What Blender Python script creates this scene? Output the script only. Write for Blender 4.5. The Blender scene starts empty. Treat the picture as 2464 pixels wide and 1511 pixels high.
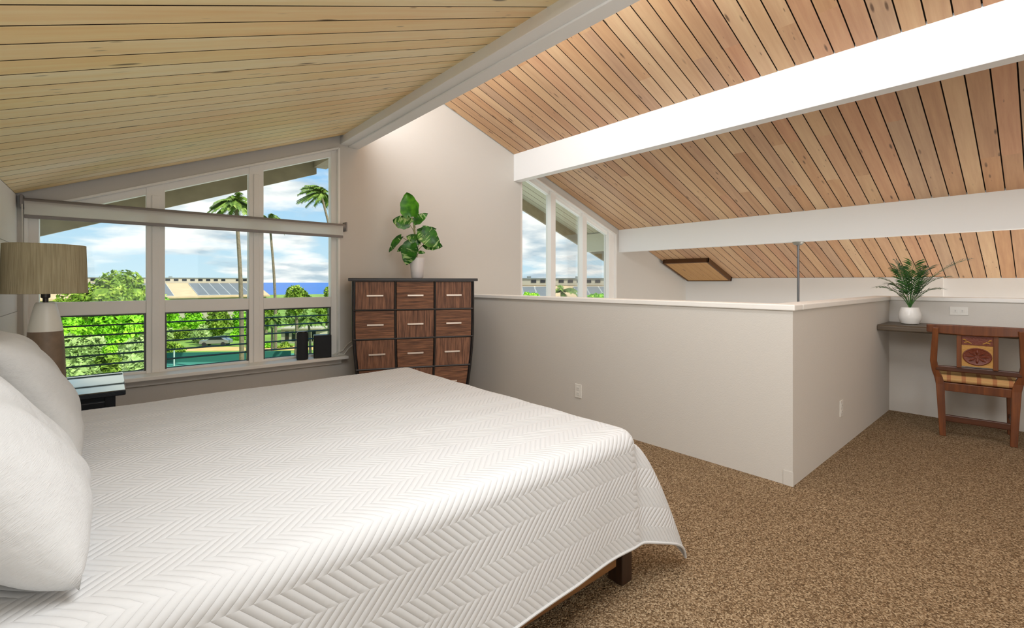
import bpy, bmesh, math, random
import numpy as np
from mathutils import Vector, Matrix, Quaternion
R = math.radians
scn = bpy.context.scene
COL = scn.collection

# ------------------------------------------------------------------ camera, sky, sun, daylight, fill lamps, exposure
H = 1.20; FPX = 1121.0; YAW = R(40.94)
cam_d = bpy.data.cameras.new('camera'); cam = bpy.data.objects.new('camera', cam_d); COL.objects.link(cam)
cam.location = (0, 0, H); cam.rotation_euler = (R(90), 0, -YAW)
cam_d.sensor_width = 36; cam_d.lens = FPX / 2464 * 36
cam_d.shift_y = -(755.5 - 679) / 2464
cam_d.clip_start = .05; cam_d.clip_end = 60000
scn.camera = cam
scn.view_settings.view_transform = 'Standard'; scn.view_settings.look = 'None'
scn.view_settings.gamma = 1; scn.view_settings.use_curve_mapping = False
scn.view_settings.exposure = 0.55

world = bpy.data.worlds.new('sky'); scn.world = world; world.use_nodes = True
def build_sky():
    nt = world.node_tree; N = nt.nodes; L = nt.links; N.clear()
    out = N.new('ShaderNodeOutputWorld'); bg = N.new('ShaderNodeBackground')
    tc = N.new('ShaderNodeTexCoord'); sep = N.new('ShaderNodeSeparateXYZ'); L.new(tc.outputs['Generated'], sep.inputs[0])
    add = N.new('ShaderNodeMath'); add.operation = 'ADD'; add.inputs[1].default_value = .22; L.new(sep.outputs['Z'], add.inputs[0])
    mx = N.new('ShaderNodeMath'); mx.operation = 'MAXIMUM'; mx.inputs[1].default_value = .06; L.new(add.outputs[0], mx.inputs[0])
    dv = N.new('ShaderNodeVectorMath'); dv.operation = 'DIVIDE'; L.new(tc.outputs['Generated'], dv.inputs[0])
    cmb = N.new('ShaderNodeCombineXYZ')
    for i in range(3): L.new(mx.outputs[0], cmb.inputs[i])
    L.new(cmb.outputs[0], dv.inputs[1])
    mp = N.new('ShaderNodeMapping'); mp.inputs['Location'].default_value = (3.1, 1.4, .6); mp.inputs['Scale'].default_value = (.8, .8, 2.2); L.new(dv.outputs[0], mp.inputs[0])
    nz = N.new('ShaderNodeTexNoise'); nz.inputs['Scale'].default_value = 1.35; nz.inputs['Detail'].default_value = 8; nz.inputs['Roughness'].default_value = .55
    L.new(mp.outputs[0], nz.inputs['Vector'])
    cr = N.new('ShaderNodeValToRGB'); cr.color_ramp.elements[0].position = .455; cr.color_ramp.elements[1].position = .545; L.new(nz.outputs['Fac'], cr.inputs[0])
    # clear sky: pale at the horizon, blue overhead
    g = N.new('ShaderNodeValToRGB'); L.new(sep.outputs['Z'], g.inputs[0])
    e = g.color_ramp.elements; e[0].position = 0; e[0].color = (.56, .74, .82, 1); e[1].position = .55; e[1].color = (.13, .34, .70, 1)
    m = e.new(.10); m.color = (.44, .67, .84, 1)
    m = e.new(.25); m.color = (.22, .50, .84, 1)
    nz2 = N.new('ShaderNodeTexNoise'); nz2.inputs['Scale'].default_value = 3.2; nz2.inputs['Detail'].default_value = 5; L.new(mp.outputs[0], nz2.inputs['Vector'])
    cc = N.new('ShaderNodeValToRGB'); L.new(nz2.outputs['Fac'], cc.inputs[0])
    cc.color_ramp.elements[0].position = .36; cc.color_ramp.elements[0].color = (.46, .57, .65, 1)
    cc.color_ramp.elements[1].position = .52; cc.color_ramp.elements[1].color = (.93, .94, .92, 1)
    mix = N.new('ShaderNodeMix'); mix.data_type = 'RGBA'
    L.new(cr.outputs[0], mix.inputs[0]); L.new(g.outputs[0], mix.inputs[6]); L.new(cc.outputs[0], mix.inputs[7])
    L.new(mix.outputs[2], bg.inputs[0]); bg.inputs[1].default_value = .80; L.new(bg.outputs[0], out.inputs[0])
build_sky()

def lamp(name, kind, energy, loc, rot, color=(1, 1, 1), size=None, size_y=None):
    d = bpy.data.lights.new(name, kind); d.energy = energy; d.color = color
    if kind == 'AREA':
        d.shape = 'RECTANGLE'; d.size = size; d.size_y = size_y
    o = bpy.data.objects.new(name, d); COL.objects.link(o); o.location = loc; o.rotation_euler = rot
    return o
sun = lamp('sun', 'SUN', 4.4, (0, 0, 20), (R(40), 0, R(22)), (1, .95, .86)); sun.data.angle = R(.6)
# daylight entering by the clerestory band above the white ridge beam; the other area lamps are added fill
lamp('clerestory_daylight', 'AREA', 64, (1.96, .9, 3.17), (0, R(-90), 0), (.98, .99, 1), .78, 7.2)
lamp('rear_door_fill', 'AREA', 24, (.62, -2.70, 1.05), (R(90), 0, 0), (.95, .985, 1), 1.7, 1.75)  # added soft fill from an unseen door behind the camera
lamp('lower_storey_fill', 'AREA', 105, (6.0, -2.66, -1.25), (R(90), 0, 0), (1, .985, .95), 4.2, 2.2)  # added fill lighting the far ceiling bays from below
lamp('softbox_fill', 'AREA', 30.5, (.71, .72, 1.791 + .384 * (.71 + .465) - .035), (0, R(-21), 0), (.96, .985, 1), 1.25, 1.3)  # added overhead fill for the bed top

# ------------------------------------------------------------------ helpers
class MB:
    """collects shapes, then links them as ONE mesh object"""
    def __init__(s): s.v = []; s.f = []; s.uv = None
    def add(s, vs, fs):
        o = len(s.v); s.v += [tuple(p) for p in vs]; s.f += [tuple(i + o for i in q) for q in fs]; return s
    def box(s, x0, x1, y0, y1, z0, z1, M=None):
        vs = [Vector((x, y, z)) for x in (x0, x1) for y in (y0, y1) for z in (z0, z1)]
        if M is not None: vs = [M @ p for p in vs]
        return s.add(vs, [(0, 1, 3, 2), (4, 6, 7, 5), (0, 4, 5, 1), (2, 3, 7, 6), (0, 2, 6, 4), (1, 5, 7, 3)])
    def prism(s, poly, axis, a, b, M=None):
        """polygon in the two other axes, extruded along axis from a to b"""
        n = len(poly); vs = []
        for k in (a, b):
            for p in poly:
                q = {'x': (k, p[0], p[1]), 'y': (p[0], k, p[1]), 'z': (p[0], p[1], k)}[axis]
                vs.append(Vector(q) if M is None else M @ Vector(q))
        fs = [tuple(range(n)), tuple(range(2 * n - 1, n - 1, -1))] + [(i, (i + 1) % n, n + (i + 1) % n, n + i) for i in range(n)]
        return s.add(vs, fs)
    def lathe(s, prof, n=24, c=(0, 0, 0), sx=1, sy=1, caps=True):
        vs = []; k = len(prof)
        for i in range(n):
            a = 2 * math.pi * i / n
            for r, z in prof: vs.append((c[0] + r * sx * math.cos(a), c[1] + r * sy * math.sin(a), c[2] + z))
        fs = [(i * k + j, ((i + 1) % n) * k + j, ((i + 1) % n) * k + j + 1, i * k + j + 1) for i in range(n) for j in range(k - 1)]
        if caps:
            if prof[0][0] > 1e-6: fs.append(tuple(i * k for i in range(n))[::-1])
            if prof[-1][0] > 1e-6: fs.append(tuple(i * k + k - 1 for i in range(n)))
        return s.add(vs, fs)
    def tube(s, pts, rad, n=8, flat=1.0):
        pts = [Vector(p) for p in pts]; rs = rad if isinstance(rad, (list, tuple)) else [rad] * len(pts)
        vs = []; up = None
        for i, p in enumerate(pts):
            t = (pts[min(i + 1, len(pts) - 1)] - pts[max(i - 1, 0)]).normalized()
            if up is None: up = t.orthogonal().normalized()
            up = (up - t * up.dot(t)).normalized(); w = t.cross(up)
            for j in range(n):
                a = 2 * math.pi * j / n; vs.append(p + (up * math.cos(a) + w * math.sin(a) * flat) * rs[i])
        m = len(pts)
        fs = [(i * n + j, i * n + (j + 1) % n, (i + 1) * n + (j + 1) % n, (i + 1) * n + j) for i in range(m - 1) for j in range(n)]
        fs += [tuple(range(n))[::-1], tuple((m - 1) * n + j for j in range(n))]
        return s.add(vs, fs)
    def bar(s, path, w, t):
        """bent square bar: path of points in a plane, section w (along Y) by t"""
        return s
    def mesh(s, name, smooth=False):
        me = bpy.data.meshes.new(name); me.from_pydata(s.v, [], s.f); me.update()
        bm = bmesh.new(); bm.from_mesh(me); bmesh.ops.recalc_face_normals(bm, faces=bm.faces); bm.to_mesh(me); bm.free()
        if smooth: me.polygons.foreach_set('use_smooth', [True] * len(me.polygons))
        return me
    def build(s, name, m, parent=None, smooth=False, bevel=0, seg=2, sharp=35):
        me = s.mesh(name, smooth)
        if smooth and sharp:
            try: me.set_sharp_from_angle(angle=R(sharp))
            except Exception: pass
        return link(name, me, m, parent, bevel, seg)
def link(name, me, m, parent=None, bevel=0, seg=2):
    o = bpy.data.objects.new(name, me); COL.objects.link(o)
    if m is not None and not me.materials: me.materials.append(m)
    if parent is not None: o.parent = parent
    if bevel:
        b = o.modifiers.new('bevel', 'BEVEL'); b.width = bevel; b.segments = seg; b.limit_method = 'ANGLE'; b.angle_limit = R(40)
    return o
def tag(o, label=None, cat=None, group=None, kind=None):
    if label: o['label'] = label
    if cat: o['category'] = cat
    if group: o['group'] = group
    if kind: o['kind'] = kind
    return o
def thing(name, label, cat, loc=(0, 0, 0), rz=0, group=None):
    o = bpy.data.objects.new(name, None); COL.objects.link(o); o.location = loc; o.rotation_euler = (0, 0, rz); o.empty_display_size = .1
    return tag(o, label, cat, group)
def struct(o, label=None, cat=None): return tag(o, label, cat, kind='structure')
def copy_tree(o, parent=None):
    c = o.copy(); COL.objects.link(c); c.parent = parent
    for ch in o.children: copy_tree(ch, c)
    return c
CF = Vector((math.sin(YAW), math.cos(YAW), 0)); CR = Vector((math.cos(YAW), -math.sin(YAW), 0))
def far(xr, depth, z=0):
    """a spot on the grounds outside: metres right of and along the house's view axis"""
    p = CF * depth + CR * xr; return Vector((p.x, p.y, z))

# ------------------------------------------------------------------ materials
def srgb(r, g, b):
    f = lambda c: (c / 255 / 12.92) if c / 255 <= .04045 else ((c / 255 + .055) / 1.055) ** 2.4
    return (f(r), f(g), f(b), 1)
class NT:
    def __init__(s, name):
        s.m = bpy.data.materials.new(name); s.m.use_nodes = True; s.t = s.m.node_tree; s.N = s.t.nodes; s.L = s.t.links
        s.p = s.N['Principled BSDF']; s.out = s.N['Material Output']
    def n(s, typ, **kw):
        x = s.N.new('ShaderNode' + typ)
        for k, v in kw.items():
            if hasattr(x, k) and k not in ('Scale',): setattr(x, k, v)
            else: x.inputs[k].default_value = v
        return x
    def l(s, a, b): s.L.new(a, b)
    def math(s, op, a, b=None, c=None):
        x = s.N.new('ShaderNodeMath'); x.operation = op
        for i, q in enumerate((a, b, c)):
            if q is None: continue
            if isinstance(q, (int, float)): x.inputs[i].default_value = q
            else: s.l(q, x.inputs[i])
        return x.outputs[0]
    def ramp(s, fac, stops):
        x = s.N.new('ShaderNodeValToRGB'); e = x.color_ramp.elements
        e[0].position, e[0].color = stops[0]; e[1].position, e[1].color = stops[-1]
        for p, c in stops[1:-1]:
            q = e.new(p); q.color = c
        s.l(fac, x.inputs[0]); return x.outputs[0]
    def mix(s, fac, a, b, mode='MIX'):
        x = s.N.new('ShaderNodeMix'); x.data_type = 'RGBA'; x.blend_type = mode
        for i, q in ((0, fac), (6, a), (7, b)):
            if isinstance(q, (int, float)): x.inputs[i].default_value = q
            elif isinstance(q, tuple): x.inputs[i].default_value = q
            else: s.l(q, x.inputs[i])
        return x.outputs[2]
    def coords(s, scale=(1, 1, 1), kind='Object', rnd=0.0):
        tc = s.N.new('ShaderNodeTexCoord'); src = tc.outputs[kind]
        if rnd:
            oi = s.N.new('ShaderNodeObjectInfo'); v = s.N.new('ShaderNodeVectorMath'); v.operation = 'MULTIPLY_ADD'
            s.l(oi.outputs['Random'], v.inputs[0]); v.inputs[1].default_value = (rnd, rnd * .37, rnd * .71); s.l(src, v.inputs[2]); src = v.outputs[0]; s.rand = oi.outputs['Random']
        mp = s.N.new('ShaderNodeMapping'); mp.inputs['Scale'].default_value = scale; s.l(src, mp.inputs[0]); return mp.outputs[0]
    def noise(s, vec, scale, detail=3, rough=.5):
        x = s.N.new('ShaderNodeTexNoise'); x.inputs['Scale'].default_value = scale; x.inputs['Detail'].default_value = detail; x.inputs['Roughness'].default_value = rough
        s.l(vec, x.inputs['Vector']); return x.outputs['Fac']
    def bump(s, h, dist, strength=1.0):
        x = s.N.new('ShaderNodeBump'); x.inputs['Distance'].default_value = dist; x.inputs['Strength'].default_value = strength
        s.l(h, x.inputs['Height']); s.l(x.outputs[0], s.p.inputs['Normal']); return x
    def base(s, c):
        if isinstance(c, tuple): s.p.inputs['Base Color'].default_value = c
        else: s.l(c, s.p.inputs['Base Color'])
def plain(name, col, rough=.6, metal=0, bump=0, bscale=200, vary=.0, vscale=3, spec=.5, coat=0):
    t = NT(name); t.p.inputs['Roughness'].default_value = rough; t.p.inputs['Metallic'].default_value = metal
    t.p.inputs['Specular IOR Level'].default_value = spec; t.p.inputs['Coat Weight'].default_value = coat
    v = t.coords()
    if vary:
        n = t.noise(v, vscale, 4); c = [col[i] * (1 - vary) for i in range(3)] + [1]; d = [min(1, col[i] * (1 + vary)) for i in range(3)] + [1]
        t.base(t.ramp(n, [(.3, tuple(c)), (.7, tuple(d))]))
    else: t.base(col)
    if bump: t.bump(t.noise(v, bscale, 3), bump)
    return t.m
def wood(name, c1, c2, dark, axis=0, grain=30, rough=.55, knots=0.0, rndtint=.0, knotscale=(1.6, 7, 7), tints=None, bump=.0006):
    t = NT(name); t.p.inputs['Roughness'].default_value = rough
    sc = [grain] * 3; sc[axis] = grain / 16
    v = t.coords(tuple(sc), rnd=37.0); n = t.noise(v, 1.0, 5, .6)
    v2 = t.coords(tuple(.12 * x for x in sc), rnd=37.0); n2 = t.noise(v2, 1.0, 3)
    col = t.ramp(n, [(.28, c2), (.72, c1)])
    col = t.mix(t.math('MULTIPLY', n2, .55), col, c2)
    if tints:
        col = t.mix(.62, col, t.ramp(t.rand, [(i / (len(tints) - 1), q) for i, q in enumerate(tints)]))
        col = t.mix(.38, col, t.ramp(n, [(.34, c2), (.66, c1)]), 'OVERLAY')
    if knots:
        kv = t.coords(knotscale, rnd=91.0); vo = t.N.new('ShaderNodeTexVoronoi'); vo.inputs['Scale'].default_value = 1; t.l(kv, vo.inputs['Vector'])
        k = t.ramp(vo.outputs['Distance'], [(.06, (1, 1, 1, 1)), (.06 + knots * 1.5, (0, 0, 0, 1))])
        t2 = t.noise(t.coords((2, 2, 2), rnd=91.0), 1.3, 2)
        k = t.math('MULTIPLY', k, t.ramp(t2, [(.34, (0, 0, 0, 1)), (.50, (1, 1, 1, 1))]))
        col = t.mix(t.math('MULTIPLY', k, .85), col, dark)
        sv = t.coords((5.5, 26, 26), rnd=53.0); vs = t.N.new('ShaderNodeTexVoronoi'); vs.inputs['Scale'].default_value = 1; t.l(sv, vs.inputs['Vector'])
        sk = t.math('MULTIPLY', t.ramp(vs.outputs['Distance'], [(.07, (1, 1, 1, 1)), (.14, (0, 0, 0, 1))]), t.ramp(t.noise(t.coords((1.5, 6, 6), rnd=53.0), 1.0, 2), [(.50, (0, 0, 0, 1)), (.60, (1, 1, 1, 1))]))
        col = t.mix(t.math('MULTIPLY', sk, .7), col, dark)
    t.base(col)
    if bump: t.bump(n, bump)
    return t.m
def glass(name, tint=(1, 1, 1, 1), refl=.06, rough=0):
    t = NT(name); t.N.remove(t.p)
    tr = t.n('BsdfTransparent'); tr.inputs[0].default_value = tint
    gl = t.n('BsdfGlossy'); gl.inputs['Roughness'].default_value = rough
    fr = t.n('Fresnel'); fr.inputs[0].default_value = 1.35
    mx = t.n('MixShader'); t.l(t.math('MULTIPLY', fr.outputs[0], refl * 10), mx.inputs[0]); t.l(tr.outputs[0], mx.inputs[1]); t.l(gl.outputs[0], mx.inputs[2])
    t.l(mx.outputs[0], t.out.inputs[0]); return t.m

M = {}
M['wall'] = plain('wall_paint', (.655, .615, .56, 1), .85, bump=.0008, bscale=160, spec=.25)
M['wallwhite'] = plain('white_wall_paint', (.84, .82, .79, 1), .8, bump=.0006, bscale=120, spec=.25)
M['white'] = plain('white_gloss_paint', (.90, .89, .87, 1), .45, bump=.0003, bscale=60)
M['trim'] = plain('window_trim_paint', (.88, .84, .79, 1), .45, spec=.4)
M['trimbright'] = plain('white_trim_paint', (.90, .87, .82, 1), .4)
M['soffit'] = plain('soffit_paint', (.60, .58, .42, 1), .8)
M['fascia'] = plain('fascia_paint', (.34, .28, .18, 1), .8, vary=.12, vscale=8)
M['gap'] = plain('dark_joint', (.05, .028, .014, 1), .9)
P1, P2, PD = srgb(255, 236, 200), srgb(226, 192, 146), srgb(84, 58, 38)
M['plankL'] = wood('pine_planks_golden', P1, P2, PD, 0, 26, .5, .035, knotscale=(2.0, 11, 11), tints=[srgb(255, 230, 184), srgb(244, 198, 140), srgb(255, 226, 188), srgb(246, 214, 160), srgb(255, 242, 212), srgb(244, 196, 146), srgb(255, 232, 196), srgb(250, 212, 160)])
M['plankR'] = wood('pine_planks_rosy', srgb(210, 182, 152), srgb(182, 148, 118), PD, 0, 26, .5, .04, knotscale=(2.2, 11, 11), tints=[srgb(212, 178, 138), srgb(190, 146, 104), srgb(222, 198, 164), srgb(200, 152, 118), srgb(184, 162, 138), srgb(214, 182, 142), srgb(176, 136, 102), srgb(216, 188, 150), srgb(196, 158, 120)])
M['hatch'] = wood('hatch_boards', srgb(206, 160, 100), srgb(180, 132, 76), PD, 0, 26, .5, .03)
M['hatchedge'] = plain('hatch_edge_stain', srgb(92, 60, 30), .6)
def carpet():
    t = NT('carpet_pile'); t.p.inputs['Roughness'].default_value = 1; t.p.inputs['Specular IOR Level'].default_value = .1
    v = t.coords(); n1 = t.noise(v, 150, 3, .8); n2 = t.noise(v, 1.6, 3); n3 = t.noise(v, 60, 2)
    vo = t.N.new('ShaderNodeTexVoronoi'); vo.inputs['Scale'].default_value = 190; t.l(v, vo.inputs['Vector']); sp = t.n('SeparateColor'); t.l(vo.outputs['Color'], sp.inputs[0])
    k = t.math('ADD', t.math('MULTIPLY', n1, .55), t.math('MULTIPLY', sp.outputs[0], .45))
    c = t.ramp(k, [(.24, srgb(74, 56, 38)), (.50, srgb(150, 124, 94)), (.76, srgb(216, 192, 158))])
    c = t.mix(t.math('MULTIPLY', n2, .30), c, srgb(128, 102, 74)); t.base(c)
    t.bump(t.math('ADD', t.math('ADD', k, n3), t.math('MULTIPLY', vo.outputs['Distance'], -.6)), .008); return t.m
M['carpet'] = carpet()
def quiltmat():
    t = NT('white_quilt'); t.p.inputs['Roughness'].default_value = .9; t.p.inputs['Specular IOR Level'].default_value = .2; t.base((.60, .598, .595, 1))
    t.p.inputs['Sheen Weight'].default_value = .15
    tc = t.n('TexCoord'); sp = t.n('SeparateXYZ'); t.l(tc.outputs['UV'], sp.inputs[0])
    tri = t.math('PINGPONG', sp.outputs[1], .075)
    ph = t.math('DIVIDE', t.math('ADD', sp.outputs[0], t.math('MULTIPLY', tri, 1.0)), .025)
    s = t.math('ABSOLUTE', t.math('SINE', t.math('MULTIPLY', ph, math.pi)))
    s = t.math('POWER', s, .65)
    seam = t.math('MINIMUM', t.math('MULTIPLY', t.math('PINGPONG', sp.outputs[1], .075), 120.0), 1.0)
    n = t.noise(t.coords(kind='UV'), 14, 3)
    h = t.math('ADD', t.math('MULTIPLY', s, t.math('ADD', t.math('MULTIPLY', seam, .35), .65)), t.math('MULTIPLY', n, .5))
    t.bump(h, .0019, 1.0); return t.m
M['quilt'] = quiltmat()
def linen(name, col):
    t = NT(name); t.p.inputs['Roughness'].default_value = .9; t.p.inputs['Specular IOR Level'].default_value = .2; t.base(col)
    v = t.coords((1, 1, 1)); n = t.noise(v, 5, 4, .6); w = t.noise(t.coords((90, 90, 600)), 1, 2)
    t.bump(t.math('ADD', t.math('MULTIPLY', n, 5.0), t.math('MULTIPLY', w, .35)), .003); return t.m
M['pillow'] = linen('white_pillow_cotton', (.60, .598, .59, 1)); M['pillow2'] = linen('warm_pillow_cotton', (.50, .49, .47, 1))
M['black'] = plain('black_lacquer', (.012, .012, .014, 1), .25)
M['blackglass'] = plain('black_glass_top', (.010, .012, .016, 1), .035, spec=.9, coat=1)
M['darkwood'] = wood('espresso_wood', srgb(70, 46, 30), srgb(40, 24, 16), PD, 2, 40, .4)
M['railwood'] = wood('brown_rail_wood', srgb(140, 96, 52), srgb(96, 60, 30), PD, 0, 40, .5)
M['chairwood'] = wood('carved_chair_wood', srgb(132, 74, 32), srgb(78, 38, 16), PD, 2, 40, .38)
M['chairdark'] = wood('dark_chair_wood', srgb(96, 52, 26), srgb(52, 26, 14), PD, 1, 40, .4)
M['deskwood'] = wood('weathered_desk_wood', srgb(118, 106, 90), srgb(74, 62, 50), PD, 1, 34, .45)
M['drawV'] = wood('abaca_weave_upright', srgb(190, 134, 100), srgb(62, 36, 26), srgb(40, 24, 18), 2, 90, .6, bump=.003)
M['drawH'] = wood('abaca_weave_crosswise', srgb(184, 126, 88), srgb(64, 38, 26), srgb(40, 24, 18), 0, 90, .6, bump=.003)
M['chestframe'] = plain('black_brown_frame', (.022, .018, .017, 1), .4)
M['metal'] = plain('brushed_nickel', (.75, .68, .60, 1), .3, 1)
M['handle'] = plain('pale_handle', (.78, .66, .56, 1), .35, .4)
M['darkmetal'] = plain('dark_bronze', (.06, .055, .05, 1), .4, .7)
M['greymetal'] = plain('grey_rod_metal', (.20, .20, .21, 1), .35, .8)
M['ceramic'] = plain('white_ceramic', (.82, .80, .76, 1), .25)
M['vase'] = plain('pale_vase_glaze', (.80, .76, .75, 1), .3)
M['soil'] = plain('potting_soil', (.05, .035, .025, 1), 1, bump=.01, bscale=80)
M['plate'] = plain('outlet_plastic', (.80, .77, .71, 1), .4); M['slot'] = plain('outlet_slot', (.05, .05, .05, 1), .6)
M['speaker'] = plain('speaker_cloth', (.018, .020, .024, 1), .75, bump=.001, bscale=900)
M['cable'] = plain('white_cable', (.7, .66, .6, 1), .5)
M['roller'] = plain('grey_roller_tube', (.25, .225, .215, 1), .5)
def sheer():
    t = NT('sheer_shade_cloth'); t.N.remove(t.p)
    d = t.n('BsdfDiffuse'); d.inputs[0].default_value = (.88, .85, .81, 1); tl = t.n('BsdfTranslucent'); tl.inputs[0].default_value = (.80, .78, .74, 1)
    tr = t.n('BsdfTransparent'); m1 = t.n('MixShader'); m1.inputs[0].default_value = .45; m2 = t.n('MixShader'); m2.inputs[0].default_value = .16
    t.l(d.outputs[0], m1.inputs[1]); t.l(tl.outputs[0], m1.inputs[2]); t.l(m1.outputs[0], m2.inputs[1]); t.l(tr.outputs[0], m2.inputs[2]); t.l(m2.outputs[0], t.out.inputs[0]); return t.m
M['sheer'] = sheer()
def shade():
    t = NT('linen_lamp_shade'); t.p.inputs['Roughness'].default_value = .95
    w = t.noise(t.coords((160, 160, 3)), 1, 3); t.base(t.ramp(w, [(.3, srgb(150, 138, 108)), (.7, srgb(186, 174, 142))])); t.bump(w, .002)
    t.p.inputs['Transmission Weight'].default_value = 0; return t.m
M['shade'] = shade()
M['lampcream'] = plain('cream_lamp_glaze', (.80, .77, .68, 1), .35); M['lampbrown'] = plain('brown_lamp_wood', srgb(128, 108, 88), .5, vary=.15, vscale=20)
M['pane'] = glass('window_glass', (.97, .985, .98, 1), .03)
M['louver'] = glass('louver_glass', (.90, .95, .92, 1), .05)
M['louveredge'] = plain('louver_glass_edge', (.03, .07, .05, 1), .2)
M['louverclip'] = plain('louver_clip_metal', (.07, .07, .065, 1), .5)
def leafmat(name, a, b, pale=None, rough=.35, sc=18):
    t = NT(name); t.p.inputs['Roughness'].default_value = rough
    v = t.coords((1, 1, 1), rnd=13.0); c = t.ramp(t.noise(v, sc, 3), [(.35, a), (.65, b)])
    if pale:
        v2 = t.coords((60, 9, 30), rnd=13.0); c = t.mix(t.ramp(t.noise(v2, 1, 2), [(.56, (0, 0, 0, 1)), (.64, (1, 1, 1, 1))]), c, pale)
    t.base(c); return t.m
M['pothos'] = leafmat('pothos_leaf', srgb(22, 78, 14), srgb(62, 130, 28), srgb(176, 206, 132))
M['pothosbright'] = leafmat('bright_pothos_leaf', srgb(40, 110, 14), srgb(86, 156, 30))
M['stem'] = plain('plant_stem', srgb(150, 150, 104), .6); M['palmleaf'] = leafmat('potted_palm_leaf', srgb(34, 74, 34), srgb(74, 118, 54), sc=40)
def treemat(name, cols, sc=1.4):
    t = NT(name); t.p.inputs['Roughness'].default_value = .6; t.p.inputs['Specular IOR Level'].default_value = .3
    g = t.n('NewGeometry'); v = t.coords((1, 1, 1), rnd=7.0); n = t.noise(v, sc, 5, .75)
    t.base(t.ramp(n, [(.30 + .40 * i / (len(cols) - 1), c) for i, c in enumerate(cols)])); return t.m
M['bush'] = treemat('bush_leaves', [srgb(52, 84, 26), srgb(116, 148, 40), srgb(190, 206, 90)])
M['lime'] = treemat('lime_shrub_leaves', [srgb(60, 110, 20), srgb(130, 200, 30), srgb(190, 236, 70)])
M['sage'] = treemat('sage_shrub_leaves', [srgb(92, 118, 60), srgb(156, 182, 104), srgb(220, 230, 170)])
M['frond'] = treemat('palm_fronds', [srgb(40, 74, 26), srgb(94, 124, 44), srgb(160, 176, 84)], 2)
M['trunk'] = plain('palm_trunk', srgb(120, 108, 88), .9, vary=.25, vscale=6)
M['lawn'] = plain('lawn', srgb(120, 150, 60), .95, vary=.3, vscale=.25); M['path'] = plain('sandy_path', srgb(214, 170, 110), .95, vary=.15, vscale=.6)
M['court'] = plain('teal_court', srgb(60, 128, 112), .8, vary=.1, vscale=.3); M['sea'] = plain('sea_water', srgb(24, 92, 176), .35, vary=.15, vscale=.01)
M['shingle'] = plain('tan_shingle', srgb(184, 162, 126), .9, vary=.12, vscale=1.2); M['stucco'] = plain('cream_stucco', srgb(176, 168, 148), .9)
M['solar'] = plain('solar_cell', srgb(104, 110, 112), .6, vary=.08, vscale=1); M['solarframe'] = plain('solar_frame', srgb(190, 196, 196), .4)
M['darkglass'] = plain('dark_window', (.01, .012, .014, 1), .15); M['greyroof'] = plain('grey_cap', srgb(120, 128, 126), .7)
M['carpaint'] = plain('car_paint', srgb(150, 156, 156), .25, .5); M['tyre'] = plain('tyre', (.02, .02, .02, 1), .9)
M['post'] = plain('court_post', srgb(180, 196, 186), .6); M['netmesh'] = plain('court_windscreen', srgb(44, 110, 96), .9)

# ------------------------------------------------------------------ the setting
XL, D, YR = -.465, 4.60, -2.80            # left wall, window wall, rear wall
XE = 8.50                                  # eave wall beyond the stairwell
ZLOW = -2.70
def zl(x): return 1.791 + .384 * (x - XL)  # left ceiling slope
def zr(x): return 2.873 - .362 * (x - 4.019)  # right ceiling slope
XB0, XB1 = 1.735, 1.925                    # ridge beam
HX, HY, DX = 3.035, .985, 5.55             # half wall, its return, desk wall

fl = MB().prism([(XL, YR), (DX, YR), (DX, HY), (HX, HY), (HX, D), (XL, D)], 'z', -.25, 0).build('floor', M['carpet'])
struct(fl, 'brown cut pile carpet covering the loft floor', 'floor')
fl2 = MB().box(HX, XE, YR, D, ZLOW - .1, ZLOW).build('floor_lower', M['wallwhite']); struct(fl2, 'pale floor of the storey below the loft', 'floor')

def wall_left():
    w = MB().box(XL - .14, XL - .02, YR, D, -.25, 1.80).build('wall_left', M['wallwhite'])
    struct(w, 'white panelled knee wall behind the bed head', 'wall')
    for z0, z1 in ((0, .55), (.553, 1.0), (1.003, 1.447), (1.450, 1.79)):
        MB().box(XL - .02, XL, YR, D, z0, z1).build('panel', M['wallwhite'], w, bevel=.0015, seg=1)
wall_left()

SILL = .485
W1L, W1R, W1OFF = -.42, 1.72, .11
W2L, W2R, W2OFF = 4.144, 6.20, .115
def wall_window():
    b = MB(); y0, y1 = D, D + .13
    b.prism([(XL - .12, -.25), (W1R, -.25), (W1R, SILL - .03), (XL - .12, SILL - .03)], 'y', y0, y1)
    b.prism([(XL - .12, SILL - .03), (W1L, SILL - .03), (W1L, zl(W1L) + .1), (XL - .12, zl(XL) + .05)], 'y', y0, y1)
    b.prism([(W1L, zl(W1L) - W1OFF), (W1R, zl(W1R) - W1OFF), (W1R, zl(W1R) + .12), (W1L, zl(W1L) + .12)], 'y', y0, y1)
    b.prism([(W1R, ZLOW), (W2L, ZLOW), (W2L, zr(W2L) + .1), (1.80, zr(1.80) + .1), (1.80, zl(1.80) + .12), (W1R, zl(W1R) + .12)], 'y', y0, y1)
    b.prism([(W2L, ZLOW), (W2R, ZLOW), (W2R, SILL), (W2L, SILL)], 'y', y0, y1)
    b.prism([(W2L, zr(W2L) - W2OFF), (W2R, zr(W2R) - W2OFF), (W2R, zr(W2R) + .1), (W2L, zr(W2L) + .1)], 'y', y0, y1)
    b.prism([(W2R, ZLOW), (XE + .12, ZLOW), (XE + .12, zr(XE) + .06), (W2R, zr(W2R) + .1)], 'y', y0, y1)
    struct(b.build('wall_window', M['wall']), 'warm grey gable wall with two sloped windows', 'wall')
wall_window()
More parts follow.
